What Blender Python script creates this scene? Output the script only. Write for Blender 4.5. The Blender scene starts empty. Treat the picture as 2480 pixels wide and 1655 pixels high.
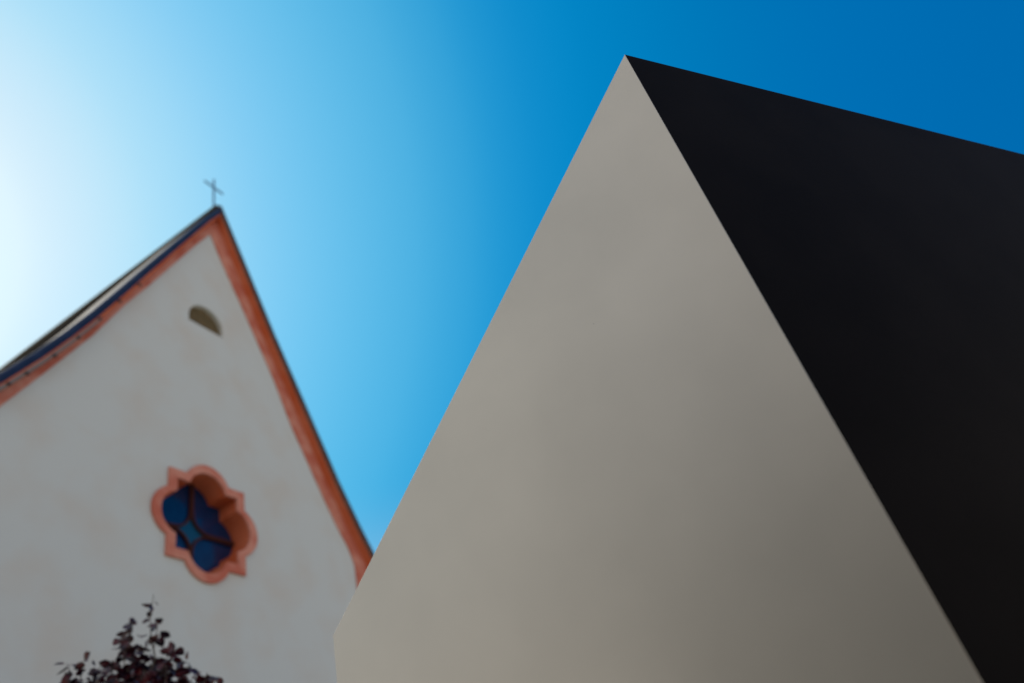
import bpy, bmesh, math, random
from mathutils import Matrix, Vector, noise
from mathutils.geometry import tessellate_polygon
S = bpy.context.scene
COL = S.collection
R_ = math.radians
# ------------------------------------------------------------------ camera
EYE = Vector((0, 0, 1.6))
RM = ((0.50862579, 0.43774773, 0.74140187), (-0.82539689, 0.49293146, 0.27520637), (-0.24498934, -0.75192786, 0.61203326))
FPX = 1801.107
cam = bpy.data.objects.new("camera", bpy.data.cameras.new("camera")); COL.objects.link(cam); S.camera = cam
cam.matrix_world = Matrix(((RM[0][0], -RM[0][1], -RM[0][2], EYE.x), (RM[1][0], -RM[1][1], -RM[1][2], EYE.y), (RM[2][0], -RM[2][1], -RM[2][2], EYE.z), (0, 0, 0, 1)))
cam.data.sensor_width = 36; cam.data.lens = FPX * 36 / 2480
cam.data.clip_start = .02; cam.data.clip_end = 3000
cam.data.dof.use_dof = True
cam.data.dof.focus_distance = 3.2
cam.data.dof.aperture_fstop = .95
# ------------------------------------------------------------------ sky and sun
SUN_AZ, SUN_EL = 9.0, 42.0
W = bpy.data.worlds.new("World"); S.world = W; W.use_nodes = True
nt = W.node_tree; bg = nt.nodes['Background']
sky = nt.nodes.new('ShaderNodeTexSky'); sky.sky_type = 'NISHITA'; sky.sun_disc = False
sky.sun_elevation = R_(SUN_EL); sky.sun_rotation = R_(SUN_AZ); sky.dust_density = 1.0
def nd(t, **k):
    n = nt.nodes.new(t)
    for a, v in k.items(): setattr(n, a, v)
    return n
def lk(a, b): nt.links.new(a, b)
SD = Vector((math.sin(R_(SUN_AZ)) * math.cos(R_(SUN_EL)), math.cos(R_(SUN_AZ)) * math.cos(R_(SUN_EL)), math.sin(R_(SUN_EL))))
tc = nd('ShaderNodeTexCoord')
# deep saturated blue (as through a polarising filter) paling towards the sun: the angle to the sun sets the tint
dt = nd('ShaderNodeVectorMath', operation='DOT_PRODUCT'); dt.inputs[1].default_value = SD; lk(tc.outputs['Generated'], dt.inputs[0])
ac = nd('ShaderNodeMath', operation='ARCCOSINE'); lk(dt.outputs['Value'], ac.inputs[0])
dv = nd('ShaderNodeMath', operation='DIVIDE'); dv.inputs[1].default_value = math.pi; lk(ac.outputs[0], dv.inputs[0])
rp = nd('ShaderNodeValToRGB'); el = rp.color_ramp.elements
RAMP = [(0, 1.2, 1.15, 1.2), (12, .84, .90, 1.0), (16, .68, .86, 1.0), (20, .50, .81, 1.0), (26, .28, .67, .98), (32, .16, .575, .905), (38, .082, .47, .81), (42, .038, .38, .74), (44.5, .018, .33, .70), (47.5, .006, .28, .655), (52, .0, .245, .60), (60, .0, .19, .51), (68, .0, .16, .49), (77, .0, .14, .455), (110, .0, .13, .42), (180, .02, .14, .42)]
for i, (dg, r, g_, b_) in enumerate(RAMP):
    e = el[i] if i < 2 else el.new(dg / 180)
    if i < 2: e.position = dg / 180
    e.color = (r, g_, b_, 1)
rp.color_ramp.interpolation = 'B_SPLINE'; lk(dv.outputs[0], rp.inputs[0])
# the physical sky adds its own variation
ns = nd('ShaderNodeVectorMath', operation='MULTIPLY'); ns.inputs[1].default_value = (.0, .105, .12); lk(sky.outputs[0], ns.inputs[0])
mx = nd('ShaderNodeMix', data_type='RGBA'); mx.inputs[0].default_value = .15; lk(rp.outputs[0], mx.inputs[6]); lk(ns.outputs[0], mx.inputs[7])
# pale haze low over the horizon
sp = nd('ShaderNodeSeparateXYZ'); lk(tc.outputs['Generated'], sp.inputs[0])
mr = nd('ShaderNodeMapRange', interpolation_type='SMOOTHSTEP'); mr.inputs[1].default_value = .505; mr.inputs[2].default_value = .02; lk(sp.outputs['Z'], mr.inputs[0])
hz = nd('ShaderNodeMix', data_type='RGBA'); lk(mr.outputs[0], hz.inputs[0]); lk(mx.outputs[2], hz.inputs[6]); hz.inputs[7].default_value = (1.3, 1.14, .95, 1)
# unseen bright cloud veil, added in the western sky to light the walls
cd = nd('ShaderNodeVectorMath', operation='DOT_PRODUCT'); cd.inputs[1].default_value = Vector((-.86, -.12, .5)).normalized(); lk(tc.outputs['Generated'], cd.inputs[0])
cm = nd('ShaderNodeMapRange', interpolation_type='SMOOTHSTEP'); cm.inputs[1].default_value = .25; cm.inputs[2].default_value = .8; lk(cd.outputs['Value'], cm.inputs[0])
cn = nd('ShaderNodeTexNoise'); cn.inputs['Scale'].default_value = 2.2; cn.inputs['Detail'].default_value = 5; lk(tc.outputs['Generated'], cn.inputs['Vector'])
cr_ = nd('ShaderNodeMapRange'); cr_.inputs[1].default_value = .3; cr_.inputs[2].default_value = .6; lk(cn.outputs['Fac'], cr_.inputs[0])
cmu = nd('ShaderNodeMath', operation='MULTIPLY'); lk(cm.outputs[0], cmu.inputs[0]); lk(cr_.outputs[0], cmu.inputs[1])
cx_ = nd('ShaderNodeMix', data_type='RGBA'); lk(cmu.outputs[0], cx_.inputs[0]); lk(hz.outputs[2], cx_.inputs[6]); cx_.inputs[7].default_value = (1.05, 1.0, .93, 1); hz = cx_
up = nd('ShaderNodeVectorMath', operation='SCALE'); up.inputs[3].default_value = 10; lk(hz.outputs[2], up.inputs[0])
lk(up.outputs[0], bg.inputs[0]); bg.inputs[1].default_value = .1
sl = bpy.data.lights.new("sun", 'SUN'); sl.energy = 5; sl.angle = R_(.53); sl.color = (1, .93, .82)
so = bpy.data.objects.new("sun", sl); COL.objects.link(so)
sd = Vector((math.sin(R_(SUN_AZ)) * math.cos(R_(SUN_EL)), math.cos(R_(SUN_AZ)) * math.cos(R_(SUN_EL)), math.sin(R_(SUN_EL))))
so.rotation_euler = sd.to_track_quat('Z', 'Y').to_euler(); so.location = (0, 0, 40)
S.view_settings.view_transform = 'Standard'; S.view_settings.look = 'None'
S.view_settings.exposure = 0; S.view_settings.gamma = 1
# ------------------------------------------------------------------ helpers
def ray(u, v):
    a, b = u - 1240, v - 827.5
    return Vector([RM[i][0] * a + RM[i][1] * b + RM[i][2] * FPX for i in range(3)]).normalized()
def on_plane(u, v, p, n):
    d = ray(u, v); return EYE + d * ((p - EYE).dot(n) / d.dot(n))
def tag(o, label=None, cat=None, group=None, kind=None):
    if label: o['label'] = label
    if cat: o['category'] = cat
    if group: o['group'] = group
    if kind: o['kind'] = kind
    return o
def empty(name, loc=(0, 0, 0)):
    o = bpy.data.objects.new(name, None); COL.objects.link(o); o.location = loc; return o
def mesh(name, verts, faces, mat, parent=None, smooth=False, recalc=True):
    me = bpy.data.meshes.new(name)
    off = Vector(parent_world(parent))
    me.from_pydata([tuple(Vector(v) - off) for v in verts], [], faces)
    if recalc:
        b = bmesh.new(); b.from_mesh(me); bmesh.ops.remove_doubles(b, verts=b.verts, dist=1e-5)
        bmesh.ops.recalc_face_normals(b, faces=b.faces); b.to_mesh(me); b.free()
    if smooth:
        for p in me.polygons: p.use_smooth = True
    me.materials.append(mat)
    o = bpy.data.objects.new(name, me); COL.objects.link(o)
    if parent: o.parent = parent
    return o
def parent_world(p):
    t = Vector((0, 0, 0))
    while p: t += p.location; p = p.parent
    return t
def M(name, col, rough=.8, metal=0, spec=.5, scale=None, col2=None, bump=0, bscale=30, thr=(.4, .6), detail=4, coat=0):
    m = bpy.data.materials.new(name); m.use_nodes = True; t = m.node_tree; p = t.nodes['Principled BSDF']
    p.inputs['Base Color'].default_value = (*col, 1); p.inputs['Roughness'].default_value = rough
    p.inputs['Metallic'].default_value = metal; p.inputs['Specular IOR Level'].default_value = spec
    p.inputs['Coat Weight'].default_value = coat
    tc = t.nodes.new('ShaderNodeTexCoord')
    if col2:
        n = t.nodes.new('ShaderNodeTexNoise'); n.inputs['Scale'].default_value = scale; n.inputs['Detail'].default_value = detail
        r = t.nodes.new('ShaderNodeValToRGB'); r.color_ramp.elements[0].position = thr[0]; r.color_ramp.elements[1].position = thr[1]
        r.color_ramp.elements[0].color = (*col, 1); r.color_ramp.elements[1].color = (*col2, 1)
        t.links.new(tc.outputs['Object'], n.inputs['Vector']); t.links.new(n.outputs['Fac'], r.inputs[0]); t.links.new(r.outputs[0], p.inputs['Base Color'])
    if bump:
        n = t.nodes.new('ShaderNodeTexNoise'); n.inputs['Scale'].default_value = bscale; n.inputs['Detail'].default_value = 6
        b = t.nodes.new('ShaderNodeBump'); b.inputs['Strength'].default_value = bump; b.inputs['Distance'].default_value = .01
        t.links.new(tc.outputs['Object'], n.inputs['Vector']); t.links.new(n.outputs['Fac'], b.inputs['Height']); t.links.new(b.outputs[0], p.inputs['Normal'])
    return m
# ------------------------------------------------------------------ materials
plaster = M('plaster', (.495, .503, .49), .9, spec=.2, scale=.8, col2=(.502, .548, .560), bump=.2, bscale=9, thr=(.32, .56))
salmon = M('salmon_paint', (.44, .125, .085), .85, spec=.2, scale=1.6, col2=(.53, .235, .18), bump=.2, bscale=20)
terracotta = M('terracotta_paint', (.46, .095, .035), .85, spec=.2, scale=1.2, col2=(.50, .14, .07), bump=.2, bscale=20)
coping_sky_m = M('coping_sky_tint', (.006, .017, .055), .6, spec=.15, scale=3, col2=(.010, .024, .07), bump=.1, bscale=6)  # left coping: blue sky reflection painted into the base colour
slate_d = M('dark_roof_sheet', (.022, .02, .018), 1, spec=0, scale=3, col2=(.03, .027, .024))
ridge_m = M('ridge_metal', (.10, .095, .07), .9, spec=.05)
coping_shade_m = M('coping_shade_tint', (.05, .032, .03), .6, spec=.3, scale=3, col2=(.07, .05, .045), bump=.1, bscale=6)  # same coping on the right, its darker reflection painted as brown
lead_s = M('lead_sheet', (.20, .17, .17), .7, spec=.3)
added_asphalt = M('added_asphalt', (.045, .042, .038), .9, scale=60, col2=(.06, .056, .05), bump=.4, bscale=200)
screen_m = M('dark_timber', (.035, .028, .022), .85, scale=8, col2=(.05, .04, .03), bump=.3)
slate = M('roof_sheet', (.20, .19, .175), .9, spec=.05, scale=2.0, col2=(.26, .25, .23), bump=.3, bscale=9)
dark_m = M('dark_trim', (.03, .03, .03), .6)
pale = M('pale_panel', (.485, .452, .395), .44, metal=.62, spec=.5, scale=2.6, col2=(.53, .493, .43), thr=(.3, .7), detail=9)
def specks(m):
    t = m.node_tree; p = t.nodes['Principled BSDF']; src = p.inputs['Base Color'].links[0].from_socket
    tc = t.nodes.new('ShaderNodeTexCoord'); v = t.nodes.new('ShaderNodeTexVoronoi'); v.inputs['Scale'].default_value = 3.2
    c = t.nodes.new('ShaderNodeMath'); c.operation = 'LESS_THAN'; c.inputs[1].default_value = .009
    x = t.nodes.new('ShaderNodeMix'); x.data_type = 'RGBA'; x.inputs[7].default_value = (.10, .09, .075, 1)
    t.links.new(tc.outputs['Object'], v.inputs['Vector']); t.links.new(v.outputs['Distance'], c.inputs[0]); t.links.new(c.outputs[0], x.inputs[0])
    t.links.new(src, x.inputs[6]); t.links.new(x.outputs[2], p.inputs['Base Color'])
specks(pale)
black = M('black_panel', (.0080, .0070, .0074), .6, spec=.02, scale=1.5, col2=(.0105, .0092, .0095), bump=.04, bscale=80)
wood = M('louvre_wood', (.18, .14, .075), .85, spec=.2, scale=5, col2=(.25, .185, .10))
leadm = M('lead_bars', (.055, .018, .017), .8, spec=.1)
glass_b = M('window_glass', (.0, .017, .075), .14, metal=0, spec=.5, scale=4, col2=(.0, .023, .09), bump=.1, bscale=3)
glass_c = M('pale_glass', (.003, .05, .10), .14, spec=.7)
iron = M('cross_iron', (.06, .13, .26), .6)
leafm = M('purple_leaf', (.010, .002, .012), .42, spec=.3, scale=9, col2=(.062, .003, .008), thr=(.45, .6))
bark = M('bark', (.06, .045, .035), .9, scale=12, col2=(.09, .07, .055), bump=.6, bscale=30)
paving = M('paving', (.34, .285, .215), .85, scale=.8, col2=(.40, .335, .255), bump=.3, bscale=5)
# ------------------------------------------------------------------ ground
g = mesh('ground', [(-600, -600, 0), (600, -600, 0), (600, 600, 0), (-600, 600, 0)], [(0, 1, 2, 3)], paving)
tag(g, kind='structure')
pth = mesh('path', [(-3.2, -1.9, .004), (1.9, -1.9, .004), (1.9, 3.2, .004), (-3.2, 3.2, .004)], [(0, 1, 2, 3)], added_asphalt); tag(pth, kind='structure')  # unseen dark ground patch, added to cut bounce light on the beige wall
# ------------------------------------------------------------------ modern building
def modern():
    root = empty('modern_building', (2.5, -.5, 0))
    tag(root, 'angular building with a plain beige wall and a black wall meeting at a peak', 'building')
    az = R_(272); n = Vector((math.sin(az), math.cos(az), 0)); p0 = EYE - n * 2.0
    A = on_plane(1513, 132, p0, n); Lt = on_plane(806, 1540, p0, n); Lb = on_plane(816, 1655, p0, n); Br = on_plane(2380, 1655, p0, n)
    ground = lambda a, b: a + (b - a) * ((a.z - 0) / (a.z - b.z))
    L0 = ground(Lt, Lb); B0 = ground(A, Br)
    d = ray(2480, 374); T = EYE + d * ((A.z - EYE.z) / d.z)
    e = (T - A).normalized(); T2 = A + e * 9; nd = (T - A).cross(Br - A).normalized()
    if nd.dot(EYE - A) < 0: nd = -nd
    # inset (chamfer) points
    c = .0012
    def inset(a, b, inner, w):  # offset direction in the pale plane, perpendicular to the edge a-b towards inner
        dd = (b - a).normalized(); v = (inner - a); v -= dd * v.dot(dd); return v.normalized() * w
    C = (A + L0 + B0) / 3
    o1 = inset(A, Lt, C, c); o2 = inset(A, B0, C, c); o3 = inset(Lt, L0, C, c)
    def meet(p, a1, a2, w1, w2, u1, u2):
        # intersection of the two offset lines p+u1*s+w1, p+u2*t+w2 in the plane
        for_axis = n.cross(Vector((0, 0, 1))); X = lambda q: Vector((q.dot(for_axis), q.z))
        P1, D1, P2, D2 = X(p + w1), X(u1), X(p + w2), X(u2)
        den = D1.x * D2.y - D1.y * D2.x; s = ((P2.x - P1.x) * D2.y - (P2.y - P1.y) * D2.x) / den
        return p + w1 + u1 * s
    uAL = (Lt - A).normalized(); uAB = (B0 - A).normalized(); uL = (L0 - Lt).normalized()
    Ai = meet(A, 0, 0, o1, o2, uAL, uAB); Li = meet(Lt, 0, 0, o1, o3, uAL, uL)
    L0i = L0 + o3; B0i = B0 + o2
    bk = -n * c
    th = -n * .06
    v = [Ai, Li, L0i, B0i, A + bk, Lt + bk, L0 + bk, B0 + bk]
    f = [(0, 1, 2, 3), (0, 4, 5, 1), (1, 5, 6, 2), (0, 3, 7, 4)]
    mesh('pale_wall', v, f, pale, root, recalc=False)
    A2, B2, L2, L02 = A + bk, B0 + bk, Lt + bk, L0 + bk
    gb = 1e3
    Tg = B0 + (T2 - A)
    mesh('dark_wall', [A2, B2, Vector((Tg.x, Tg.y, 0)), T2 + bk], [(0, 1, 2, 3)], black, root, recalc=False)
    Q = Lt + (T2 - A); Q0 = Vector((Q.x, Q.y, 0))
    mesh('roof', [A2, T2 + bk, Q, L2], [(0, 1, 2, 3)], dark_m, root, recalc=False)
    mesh('back_wall', [L2, Q, Q0, L02], [(0, 1, 2, 3)], pale, root, recalc=False)
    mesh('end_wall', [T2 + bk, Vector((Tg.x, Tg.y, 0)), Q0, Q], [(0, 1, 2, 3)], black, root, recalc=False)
    print('A', A, 'L', Lt, 'B0', B0, 'T', T, 'nd', nd, 'focus z', (A - EYE).dot(Vector([RM[i][2] for i in range(3)])))
modern()
# ------------------------------------------------------------------ church
D = 12.0
def wp(x, z, y=0): return Vector((x * D, D + y, 1.6 + z * D))   # wall units -> world, y in metres (positive = deeper)
WL = [(.8906, 1.5825), (.8649, 1.5394), (.7772, 1.3722), (.7112, 1.2446), (.6650, 1.1540), (.6140, 1.0560), (.5705, .9780), (.5270, .9060), (.4794, .8340), (.4550, .8000)]
WR = [(.8906, 1.5825), (1.036, 1.2688), (1.0838, 1.1743), (1.1452, 1.0526), (1.2156, .9118), (1.277, .8057), (1.3400, .7070)]
IL = [(.8740, 1.5195), (.8300, 1.4420), (.7101, 1.2156), (.6691, 1.1422), (.6120, 1.0260), (.5551, .9270), (.5230, .8720), (.4851, .8080), (.4750, .7880)]
IR = [(.8740, 1.5195), (.917, 1.4300), (.9667, 1.3390), (1.0258, 1.2244), (1.0636, 1.1500), (1.1075, 1.0440), (1.197, .8760), (1.2334, .8125), (1.2640, .7680), (1.2785, .7300)]
XL, XR, GZ = .4550, 1.3400, -1.6 / D
def circ_lobe(a0, a1, cx, cy, r, k):
    return [(cx + r * math.cos(a0 + (a1 - a0) * i / k), cy + r * math.sin(a0 + (a1 - a0) * i / k)) for i in range(k + 1)]
QC = (.8705, .7215)
def quatre(h, r, e, k=12):
    # square of half side h with a round lobe reaching e on every side
    cdist = e - r; half = math.sqrt(max(r * r - (h - cdist) ** 2, 1e-9)); th = math.atan2(half, h - cdist)
    pts = []
    for q in range(4):
        a = q * math.pi / 2; ca, sa = math.cos(a), math.sin(a)
        arc = circ_lobe(-th, th, cdist, 0, r, k)
        loc = [(h, -h)] + arc
        pts += [(QC[0] + x * ca - z * sa, QC[1] + x * sa + z * ca) for x, z in loc]
    return pts
QO = quatre(.0865, .0516, .118); QI = quatre(.0690, .0440, .1005)
QD = quatre(.0600, .0400, .0915)
LC = (.8655, 1.1970); LR = .0465
LO = [(LC[0] - LR, LC[1]), (LC[0] + LR, LC[1])] + [(LC[0] + LR * math.cos(a), LC[1] + .0175 + LR * math.sin(a)) for a in [math.pi * i / 20 for i in range(21)]]
def sheet(name, outer, holes, y, mat, parent, w=wp, back=None):
    loops = [[Vector((x, z, 0)) for x, z in outer]] + [[Vector((x, z, 0)) for x, z in h] for h in holes]
    tris = tessellate_polygon(loops)
    flat = [p for l in loops for p in l]
    vs = [w(p.x, p.y, y) for p in flat]; fs = [tuple(t) for t in tris]
    if back is not None:   # a slab: back face and rims as well
        n = len(vs); vs += [w(p.x, p.y, back) for p in flat]; fs += [tuple(i + n for i in t[::-1]) for t in tris]
        s = 0
        for l in loops:
            k = len(l)
            fs += [(s + i, s + (i + 1) % k, s + (i + 1) % k + n, s + i + n) for i in range(k)]
            s += k
    return mesh(name, vs, fs, mat, parent)
def rim(name, loop, y0, y1, mat, parent, loop2=None):
    k = len(loop); l2 = loop2 or loop
    vs = [wp(x, z, y0) for x, z in loop] + [wp(x, z, y1) for x, z in l2]
    return mesh(name, vs, [(i, (i + 1) % k, (i + 1) % k + k, i + k) for i in range(k)], mat, parent)
def normals(path, side):
    out = []
    for i, p in enumerate(path):
        ds = []
        if i: ds.append((Vector(p) - Vector(path[i - 1])).normalized())
        if i < len(path) - 1: ds.append((Vector(path[i + 1]) - Vector(p)).normalized())
        ns = [Vector((-d.y, d.x)) * side for d in ds]
        m = sum(ns, Vector((0, 0))).normalized(); out.append(m / max(.3, m.dot(ns[0])))
    return out
TOP = list(reversed(WL)) + WR[1:]        # the whole verge line, left eaves to right eaves
TN = normals(TOP, 1)
def sweep(name, section, mat, parent, path=TOP, nrm=TN, smooth=False, i0=0, i1=None, closed=True):
    # section: list of (a, y): a metres out in the plane, y metres in depth
    pth = path[i0:i1]; nn = nrm[i0:i1]; k = len(section); vs = []; fs = []
    for p, m in zip(pth, nn):
        for a, y in section: vs.append(wp(p[0] + m.x * a / D, p[1] + m.y * a / D, y))
    r = range(k) if closed else range(k - 1)
    for j in range(len(pth) - 1):
        for i in r: fs.append((j * k + i, j * k + (i + 1) % k, (j + 1) * k + (i + 1) % k, (j + 1) * k + i))
    if closed: fs += [tuple(range(k)), tuple(range((len(pth) - 1) * k, len(pth) * k))]
    return mesh(name, vs, fs, mat, parent, smooth)
def church():
    root = empty('church', (.88 * D, D, 0))
    tag(root, 'white plastered church gable with salmon painted edges and a quatrefoil window', 'church')
    outer = [(XL, GZ), (XR, GZ)] + [p for p in reversed(WR)] + WL[1:]
    QH = [(QC[0] + (x - QC[0]) * 1.05, QC[1] + (z - QC[1]) * 1.05) for x, z in QI]
    sheet('gable_wall', outer, [QH, LO], 0, plaster, root, back=.7)
    # painted bands, 30 mm proud
    up = list(IL); 
    left = [p for p in WL] + [(XL, GZ), (IL[-1][0], GZ)] + [p for p in reversed(IL)]
    right = [p for p in WR] + [(XR, GZ), (IR[-1][0], GZ)] + [p for p in reversed(IR)]
    sheet('edge_band', [*reversed(WL[1:])] + WR + [(XR, GZ), (IR[-1][0], GZ)] + [p for p in reversed(IR)] + IL[1:] + [(IL[-1][0], GZ), (XL, GZ)], [], -.03, salmon, root, back=.002)
    # cornice moulding, verge flashing
    sweep('cornice', [(-.004, -.032), (.015, -.10), (.028, -.19), (.036, -.24), (.10, -.24), (.10, .1), (-.004, .1)], terracotta, root)
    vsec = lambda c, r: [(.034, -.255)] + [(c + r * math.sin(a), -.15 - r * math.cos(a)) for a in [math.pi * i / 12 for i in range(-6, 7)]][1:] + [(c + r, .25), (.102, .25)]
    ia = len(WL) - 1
    for nm, mt, i0, i1 in (('left', coping_sky_m, 0, ia + 1), ('right', coping_shade_m, ia, None)):
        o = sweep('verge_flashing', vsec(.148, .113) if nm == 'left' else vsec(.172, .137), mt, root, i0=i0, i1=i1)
        if nm == 'right': tag(o, 'verge edge on the steep right slope, its dim reflection painted dark brown')
        else: tag(o, 'verge edge on the left slope, its sky reflection painted dark blue')
    # lead strip and clips under the flashing on the flared lower left slope
    sweep('lead_strip', [(-.02, -.045), (.05, -.045), (.05, -.25), (-.0, -.25)], lead_s, root, i0=0, i1=5)
    Lp = [Vector(p) for p in WL]
    for px in ((20, 930), (65, 905), (133, 862), (190, 818), (242, 773), (290, 730), (338, 690)):
        q = on_plane(px[0], px[1], wp(0, 0, -.26), Vector((0, 1, 0)))
        v, f = box(q, .035, .03, .022); mesh('flashing_clip', v, f, dark_m, root)
    # nave: roof with the same concave profile, side walls
    deep = 26
    rf = sweep('roof', [(.12, .26), (.255, .26), (.255, deep), (.12, deep)], slate, root)
    sweep('dark_roofing', [(.25, 1.9), (.30, 1.9), (.30, deep - .5), (.25, deep - .5)], slate_d, rf, i0=5, i1=9)
    rz = wp(WL[0][0], WL[0][1]).z + .255 * TN[len(WL) - 1].length + .03
    rc = [Vector((WL[0][0] * D + .11 * math.cos(a), D + yy, rz + .11 * math.sin(a))) for yy in (.0, deep) for a in [math.pi * i / 6 for i in range(-1, 8)]]
    mesh('ridge_tiles', rc, [(i, i + 1, i + 10, i + 9) for i in range(8)] + [tuple(range(9)), tuple(range(9, 18))], ridge_m, rf)
    for xx, nm in ((XL, 'side_wall'), (XR, 'side_wall')):
        s = -1 if xx == XL else 1; x0 = xx - s * .6 / D; zt = (WL[-1][1] if s < 0 else WR[-1][1]) - .004
        xo = xx - s * .01 / D
        v = [wp(x0, GZ, .7), wp(xo, GZ, .7), wp(xo, zt, .7), wp(x0, zt, .7)]; v += [q + Vector((0, deep - .7, 0)) for q in v]
        mesh(nm, v, [(0, 1, 2, 3), (4, 5, 6, 7), (0, 1, 5, 4), (1, 2, 6, 5), (2, 3, 7, 6), (3, 0, 4, 7)], plaster, root)
    back = [(x, z) for x, z in outer]
    sheet('back_wall', back, [], deep - .3, plaster, root, back=deep - .01)
    # quatrefoil window
    win = sheet('quatrefoil_window', QO, [QI], -.06, salmon, root, back=.001)
    rim('window_reveal', QI, .0, .56, terracotta, win)
    sheet('window_glass', QI, [], .53, glass_b, win)
    # tracery bars
    def bar(pts, w):
        vs = []; fs = []
        for i, p in enumerate(pts):
            a = Vector(pts[max(0, i - 1)]); b = Vector(pts[min(len(pts) - 1, i + 1)]); t = (b - a).normalized(); m = Vector((-t.y, t.x)) * w
            for s, y in ((-1, .46), (1, .46), (1, .525), (-1, .525)): vs.append(wp(QC[0] + p[0] + m.x * s, QC[1] + p[1] + m.y * s, y))
        for j in range(len(pts) - 1):
            for i in range(4): fs.append((4 * j + i, 4 * j + (i + 1) % 4, 4 * j + 4 + (i + 1) % 4, 4 * j + 4 + i))
        return vs, fs
    vs = []; fs = []
    Lb = .1035
    for q in range(4):
        ca, sa = math.cos(q * math.pi / 2), math.sin(q * math.pi / 2)
        half = [(Lb, .0024), (.048, .0024), (.032, .0032), (.0255, .0052), (.0185, .0095)]
        pts = [(x * ca - z * sa, x * sa + z * ca) for x, z in half + [(.0136, .0136)] + [(z, x) for x, z in reversed(half)]]
        v, f = bar(pts, .0019); o = len(vs); vs += v; fs += [tuple(k + o for k in ff) for ff in f]
    mesh('tracery', vs, fs, leadm, win)
    cg = [(QC[0] + a, QC[1] + b) for a, b in ((.030, 0), (.0135, .0135), (0, .030), (-.0135, .0135), (-.030, 0), (-.0135, -.0135), (0, -.030), (.0135, -.0135))]
    sheet('centre_pane', cg, [], .522, glass_c, win)
    # lunette
    LI = [(LC[0] + (x - LC[0]) * .985, LC[1] + (z - LC[1]) * .985) for x, z in LO]
    lun = sheet('lunette_shutter', [(LC[0] + (x - LC[0]) * 1.02, LC[1] - .001 + (z - LC[1]) * 1.02) for x, z in LO], [], .14, wood, root)
    vs = []; fs = []
    for i in range(10):   # louvre boards
        z0 = LC[1] + .001 + i * .0064; hw = math.sqrt(max(0, LR ** 2 - max(0, z0 + .005 - LC[1] - .0175) ** 2)) - .001
        b = [wp(LC[0] - hw, z0, .10), wp(LC[0] + hw, z0, .10), wp(LC[0] + hw, z0 + .0056, .12), wp(LC[0] - hw, z0 + .0056, .12)]
        o = len(vs); vs += b + [q + Vector((0, .012, .012)) for q in b]
        fs += [tuple(o + k for k in ff) for ff in ((0, 1, 2, 3), (4, 5, 6, 7), (0, 1, 5, 4), (1, 2, 6, 5), (2, 3, 7, 6), (3, 0, 4, 7))]
    mesh('louvre', vs, fs, wood, lun)
    # ridge cap at the tip
    ax, azz = WL[0]
    c0 = on_plane(529, 497, wp(0, 0, -.22), Vector((0, 1, 0)))
    bm = bmesh.new(); bmesh.ops.create_uvsphere(bm, u_segments=12, v_segments=8, radius=.06)
    fv = [v.co.copy() for v in bm.verts]; fv = [Vector((p.x, p.y * 2.0, p.z)) + c0 + Vector((0, .12, 0)) for p in fv]; ff = [tuple(v.index for v in f.verts) for f in bm.faces]; bm.free()
    mesh('ridge_cap', fv, ff, dark_m, root, True)
    # cross
    py = wp(0, 0, .10); ny = Vector((0, 1, 0))
    top = on_plane(516, 434, py, ny); foot = on_plane(519, 500, py, ny); a1 = on_plane(495, 439, py, ny); a2 = on_plane(540, 470, py, ny)
    cz = (a1.z + a2.z) / 2; hx = (a2.x - a1.x) / 2; cxx = (a1.x + a2.x) / 2
    cr = empty('roof_cross', Vector((cxx, D + .10, foot.z - .15)))
    tag(cr, 'thin iron cross standing on the ridge above the gable tip of the white church', 'cross')
    v, f = box(Vector((cxx, D + .10, (top.z + foot.z - .15) / 2)), .022, .022, (top.z - foot.z + .15) / 2); mesh('upright', v, f, iron, cr)
    v, f = box(Vector((cxx, D + .10, cz)), hx, .0215, .0215); mesh('crossbar', v, f, iron, cr)
def box(c, sx, sy, sz):
    v = [c + Vector((sx * a, sy * b, sz * e)) for e in (-1, 1) for a, b in ((-1, -1), (1, -1), (1, 1), (-1, 1))]
    return v, [(0, 1, 2, 3), (4, 5, 6, 7), (0, 1, 5, 4), (1, 2, 6, 5), (2, 3, 7, 6), (3, 0, 4, 7)]
church()
# ------------------------------------------------------------------ unseen board screen beside the camera, added to shade the beige wall
def shade_screen():
    root = empty('added_shade_screen', (-1.2, -1.9, 0))
    tag(root, 'tall dark board screen out of view, added to shade the beige wall', 'shade_screen')
    vs, fs = [], []
    for i in range(25):
        v, f = box(Vector((-2.68 + .15 * i, -1.9 + .006 * (i % 2), 2.35)), .073, .012, 2.3); o = len(vs); vs += v; fs += [tuple(k + o for k in t) for t in f]
    for i in range(30):
        v, f = box(Vector((-2.8 + .006 * (i % 2), -1.8 + .15 * i, 2.3)), .012, .073, 2.25); o = len(vs); vs += v; fs += [tuple(k + o for k in t) for t in f]
    mesh('boards', vs, fs, screen_m, root)
    for x in (-1.2, .4, .95):
        v, f = box(Vector((x, -1.96, 2.32)), .04, .035, 2.32); mesh('post', v, f, screen_m, root)
shade_screen()
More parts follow.
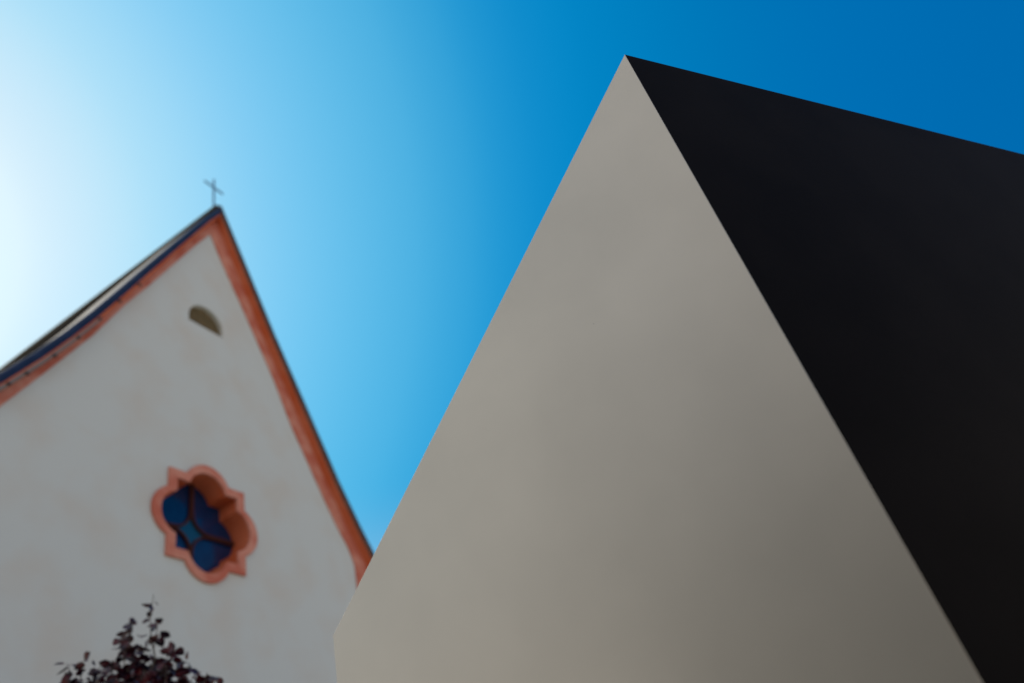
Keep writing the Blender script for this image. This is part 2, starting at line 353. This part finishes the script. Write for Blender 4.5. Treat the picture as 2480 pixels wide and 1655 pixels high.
# ------------------------------------------------------------------ purple-leaved tree
random.seed(5)
def tree():
    dist = 9.0
    def pt(u, v, dd=0):
        r = ray(u, v); h = math.hypot(r.x, r.y); return EYE + r * ((dist + dd) / h)
    c = pt(330, 1900); base = Vector((c.x, c.y, 0))
    root = empty('purple_tree', base)
    tag(root, 'small dark purple leaved tree in front of the white church wall below its window', 'tree')
    vs, fs = [], []
    def limb(a, b, r0, r1, k=7):
        t = (b - a).normalized(); x = t.orthogonal().normalized(); y = t.cross(x); o = len(vs)
        for p, r in ((a, r0), (b, r1)):
            for i in range(k):
                q = 2 * math.pi * i / k; vs.append(p + x * r * math.cos(q) + y * r * math.sin(q))
        for i in range(k): fs.append((o + i, o + (i + 1) % k, o + k + (i + 1) % k, o + k + i))
    def curve(a, b, r0, r1, n=5, sag=.12):
        pts = [a + (b - a) * (i / n) + Vector([random.uniform(-1, 1) * sag * (0 < i < n) for _ in range(3)]) for i in range(n + 1)]
        for i in range(n): limb(pts[i], pts[i + 1], r0 + (r1 - r0) * i / n, r0 + (r1 - r0) * (i + 1) / n)
        return pts
    fork = base + Vector((0, 0, 1.7)); tr = curve(base, fork, .09, .065, 5, .02)
    lv, lf = [], []
    def leaf(p, s):
        d = Vector((random.gauss(0, 1), random.gauss(0, 1), random.gauss(-.2, .6))).normalized(); u = d.orthogonal().normalized()
        w = Matrix.Rotation(random.uniform(0, 6.28), 3, d) @ u; n = d.cross(w); o = len(lv); cup = random.uniform(.05, .25)
        pr = [(0, 0, 0), (.22, .30, cup), (.55, .36, cup), (.82, .2, cup * .6), (1, 0, 0), (.82, -.2, cup * .6), (.55, -.36, cup), (.22, -.30, cup), (.5, 0, 0)]
        for a, b, cc in pr: lv.append(p + (d * a + w * b + n * cc * .6) * s)
        for i in range(8): lf.append((o + 8, o + i, o + (i + 1) % 8))
    def sprig(a, b, n, s, spread=.10):
        pts = curve(a, b, .010, .003, 4, .05)
        for i in range(n):
            t = random.random() ** .7; k = min(3, int(t * 4)); p = pts[k] + (pts[k + 1] - pts[k]) * (t * 4 - k)
            leaf(p + Vector([random.gauss(0, spread * .5) for _ in range(3)]), s * random.uniform(.6, 1.1))
    # leading shoots that rise over the crown
    shoots = [((372, 1440), (362, 1640), 11), ((381, 1503), (372, 1640), 12), ((310, 1508), (330, 1650), 15), ((293, 1550), (325, 1660), 20), ((325, 1562), (335, 1680), 22), ((421, 1568), (385, 1680), 16), ((456, 1616), (410, 1720), 9),
              ((207, 1586), (200, 1730), 9), ((162, 1606), (190, 1740), 8), ((158, 1640), (200, 1760), 9), ((240, 1620), (262, 1740), 12), ((195, 1640), (230, 1760), 10), ((428, 1602), (395, 1700), 10), ((345, 1600), (345, 1700), 22), ((375, 1600), (360, 1700), 22), ((270, 1600), (300, 1700), 14), ((400, 1630), (380, 1720), 16)]
    centre = pt(320, 1860)
    for (a, b, n) in shoots:
        dd = random.uniform(-.35, .35)
        A, B = pt(*a, dd), pt(*b, dd * .5)
        curve(fork, B, .03, .012, 5, .06); sprig(B, A, int(n * 1.25), .13, .06)
    for i in range(16):
        a = pt(random.gauss(365, 40), random.uniform(1600, 1660), random.uniform(-.4, .4)); b = pt(360, 1740, random.uniform(-.2, .2))
        sprig(b, a, 16, .13, .10)
    # crown volume below the shoots
    for i in range(210):
        q = Vector((random.gauss(0, 1), random.gauss(0, 1), random.gauss(0, 1))).normalized() * random.uniform(.35, 1) ** .6
        e = centre + Vector((q.x * 1.05, q.y * 1.15, q.z * 1.05))
        if e.z < 1.5: continue
        s0 = fork + (e - fork) * random.uniform(.5, .75)
        if i % 3 == 0: curve(fork, s0, .022, .01, 3, .06)
        sprig(s0, e, 34, .13, .16)
    mesh('trunk', vs, fs, bark, root, True)
    mesh('crown', lv, lf, leafm, root, False, recalc=False)
tree()
